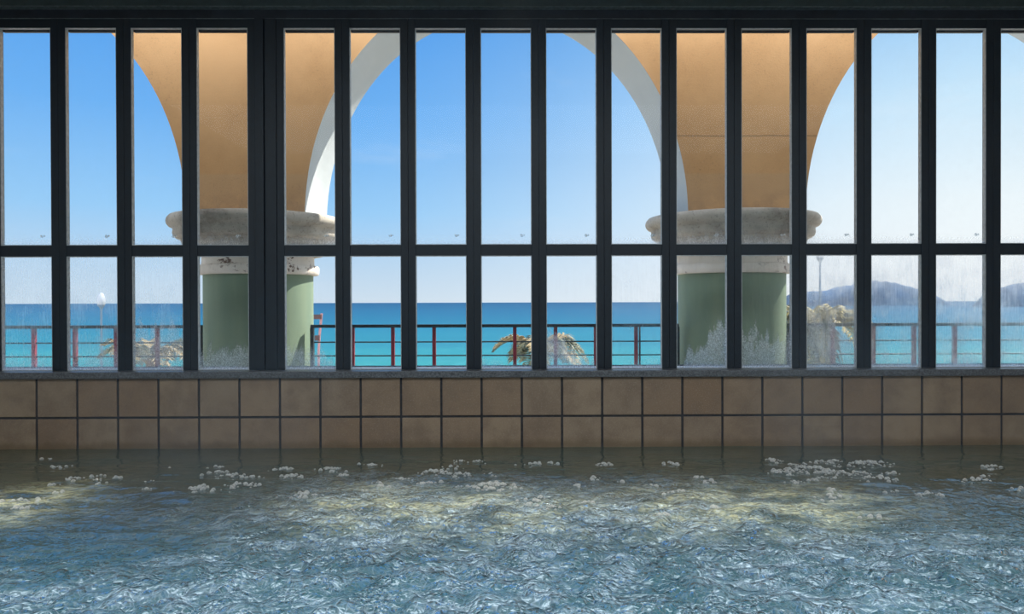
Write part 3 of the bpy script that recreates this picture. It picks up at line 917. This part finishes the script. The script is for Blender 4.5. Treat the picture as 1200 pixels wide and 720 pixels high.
# ------------------------------------------------------------------ beach signpost
Y = 15.0
p = at(374, 400, Y)
root = empty('signpost', (p.x, p.y, -4.0))
tag(root, 'leaning pinkish signpost with two dark red-brown boards beside the left column', 'signpost')
zrel = lambda py: at(374, py, Y).z + 4.0
m_ = MB()
s_ = 15.0 / F_PX
m_.tube([(-0.03, 0.03, 0), (-0.02, 0.03, zrel(412)), (0.0, 0.03, zrel(393)), (2.6 * s_, 0.03, zrel(367.5))], 0.026, 8)
m_.build('upright', M['signpost'], root)
m_ = MB(); m_.box(-13 * s_, 3.0 * s_, -0.012, 0.012, zrel(374.3), zrel(368.8), bev=0.006); m_.build('board', M['signboard'], root)
m_ = MB(); m_.box(-5 * s_, 0.6 * s_, -0.012, 0.012, zrel(399.5), zrel(393.2), bev=0.006); m_.build('board', M['signboard'], root)

# ------------------------------------------------------------------ far headlands
def headland(outline, Y, depth, name, label):
    """rounded wooded hill whose skyline runs through the outline's points"""
    pts = [at(a, b_, Y) for a, b_ in outline]
    cx = sum(p.x for p in pts) / len(pts)
    xs_ = np.linspace(pts[0].x, pts[-1].x, 90)
    top = np.interp(xs_, [p.x for p in pts], [p.z for p in pts]) + 5.0
    r = np.random.default_rng(5)
    top = np.maximum(top, 0.2)
    top = top * (1 + 0.05 * perlin(xs_ / 9.0, xs_ * 0 + 0.3, 21))
    NJ = 24
    vs, fs = [], []
    for j in range(NJ + 1):
        t = j / NJ
        for i, (x_, tz) in enumerate(zip(xs_, top)):
            zj = tz * math.sin(math.pi * t) ** 0.6 if 0 < t < 1 else -0.5
            vs.append((x_ - cx, (t - 0.5) * depth, zj))
    n = len(xs_)
    V = np.array(vs)
    V[:, 2] += np.where(V[:, 2] > 0.5, 0.05 * V[:, 2] * perlin(V[:, 0] / 7, V[:, 1] / 7, 22), 0)
    for j in range(NJ):
        for i in range(n - 1):
            fs.append((j * n + i, j * n + i + 1, (j + 1) * n + i + 1, (j + 1) * n + i))
    me = bpy.data.meshes.new(name)
    me.from_pydata([tuple(v) for v in V], [], fs)
    me.polygons.foreach_set('use_smooth', [True] * len(fs))
    me.update()
    o = link(name, me, M['hill'], None, (cx, Y, -5.0))
    tag(o, label, 'headland')


headland([(905, 361), (925, 345), (945, 342), (965, 341), (985, 336), (1005, 333), (1025, 329), (1045, 331), (1065, 336), (1085, 342), (1096, 347), (1104, 353), (1116, 358), (1140, 361)],
         1000, 40, 'headland', 'broad hazy blue wooded headland rising from the sea')
headland([(1146, 362), (1150, 352), (1154, 346), (1162, 342), (1175, 337), (1190, 333), (1215, 328), (1250, 326), (1290, 335), (1330, 362)],
         720, 26, 'headland', 'dark blue headland with a steep cliff, cut by the right picture edge')

# ------------------------------------------------------------------ sky and lights
w = bpy.data.worlds.new('sky'); SC.world = w; w.use_nodes = True
t = NT(w.node_tree)
d = t.n('ShaderNodeTexCoord').outputs['Generated']
s = t.n('ShaderNodeSeparateXYZ', {0: d})
dx, dy, dz = s.outputs
el = t.m('ARCSINE', dz)
blue = t.ramp(t.m('DIVIDE', el, 1.0, clamp=True), [(0.0, srgb(212, 228, 242)), (0.05, srgb(190, 218, 243)), (0.12, srgb(155, 207, 250)), (0.24, srgb(112, 180, 246)), (0.37, srgb(84, 160, 239)), (1.0, srgb(62, 128, 215))])
pale = t.ramp(t.m('DIVIDE', el, 1.0, clamp=True), [(0.0, srgb(252, 254, 255)), (0.12, srgb(240, 250, 255)), (0.24, srgb(205, 235, 255)), (0.37, srgb(150, 204, 250)), (1.0, srgb(90, 155, 230))])
az = t.m('ARCTAN2', dx, dy)
c = t.mix(t.step(az, -0.25, 0.62), blue, pale)
wisp = t.noise(t.mapping(d, (3, 3, 14)), 1.0, 5, 0.6)
c = t.mix(t.m('MULTIPLY', t.step(wisp, 0.56, 0.75), 0.12), c, (0.9, 0.94, 1.0))
# overbright unseen sky behind the building, added to light the arcade's near face
land = t.m('MULTIPLY', t.step(dy, 0.25, -0.35), t.m('MULTIPLY_ADD', t.step(t.noise(d, 3.0, 5), 0.3, 0.65), 0.6, 0.4))
c = t.mix(land, c, (3.6, 3.7, 3.8))
bg = t.n('ShaderNodeBackground', {'Color': c, 'Strength': 1.0})
o_ = t.t.nodes.new('ShaderNodeOutputWorld'); t.t.links.new(bg.outputs[0], o_.inputs['Surface'])


def light(name, kind, loc, energy, col, **kw):
    L = bpy.data.lights.new(name, kind)
    L.energy = energy; L.color = col
    for k, v in kw.items(): setattr(L, k, v)
    o = bpy.data.objects.new(name, L); COL.objects.link(o); o.location = loc
    return o


sun = light('sun', 'SUN', (20, 15, 25), 9.8, (1.0, 0.93, 0.82), angle=R(0.53))
AZ, EL = R(28), R(51)
sd = Vector((math.cos(AZ) * math.cos(EL), math.sin(AZ) * math.cos(EL), math.sin(EL)))
sun.rotation_euler = sd.to_track_quat('Z', 'Y').to_euler()

light('added_ceiling_fill', 'AREA', (0.1, 0.5, ZC - 0.02), 122.0, (0.84, 0.94, 1.0), shape='RECTANGLE', size=5.6, size_y=1.9)  # unseen fill light added to brighten the water and tiles
for px, e in ((20, 80.0), (450, 75.0), (600, 75.0), (790, 70.0), (930, 80.0)):
    d_ = ROT @ Vector(((px - CX) / F_PX, (CY - 598) / F_PX, -1.0))
    c_ = CAM + d_ * (-CAM.z / d_.z)
    sp = light('added_glow_spot', 'SPOT', (c_.x, c_.y + 0.05, ZC - 0.05), e, (1.0, 0.94, 0.70), spot_size=R(20), spot_blend=1.0, shadow_soft_size=0.03)  # unseen warm spots added to make the yellow patches on the water

vs = SC.view_settings
vs.view_transform = 'Standard'
vs.look = 'None'
vs.gamma = 1.0
vs.exposure = 0.0
vs.use_curve_mapping = False
SC.cycles.use_denoising = True
SC.cycles.max_bounces = 10
SC.cycles.transparent_max_bounces = 16
SC.cycles.volume_step_rate = 4.0
SC.cycles.volume_max_steps = 64
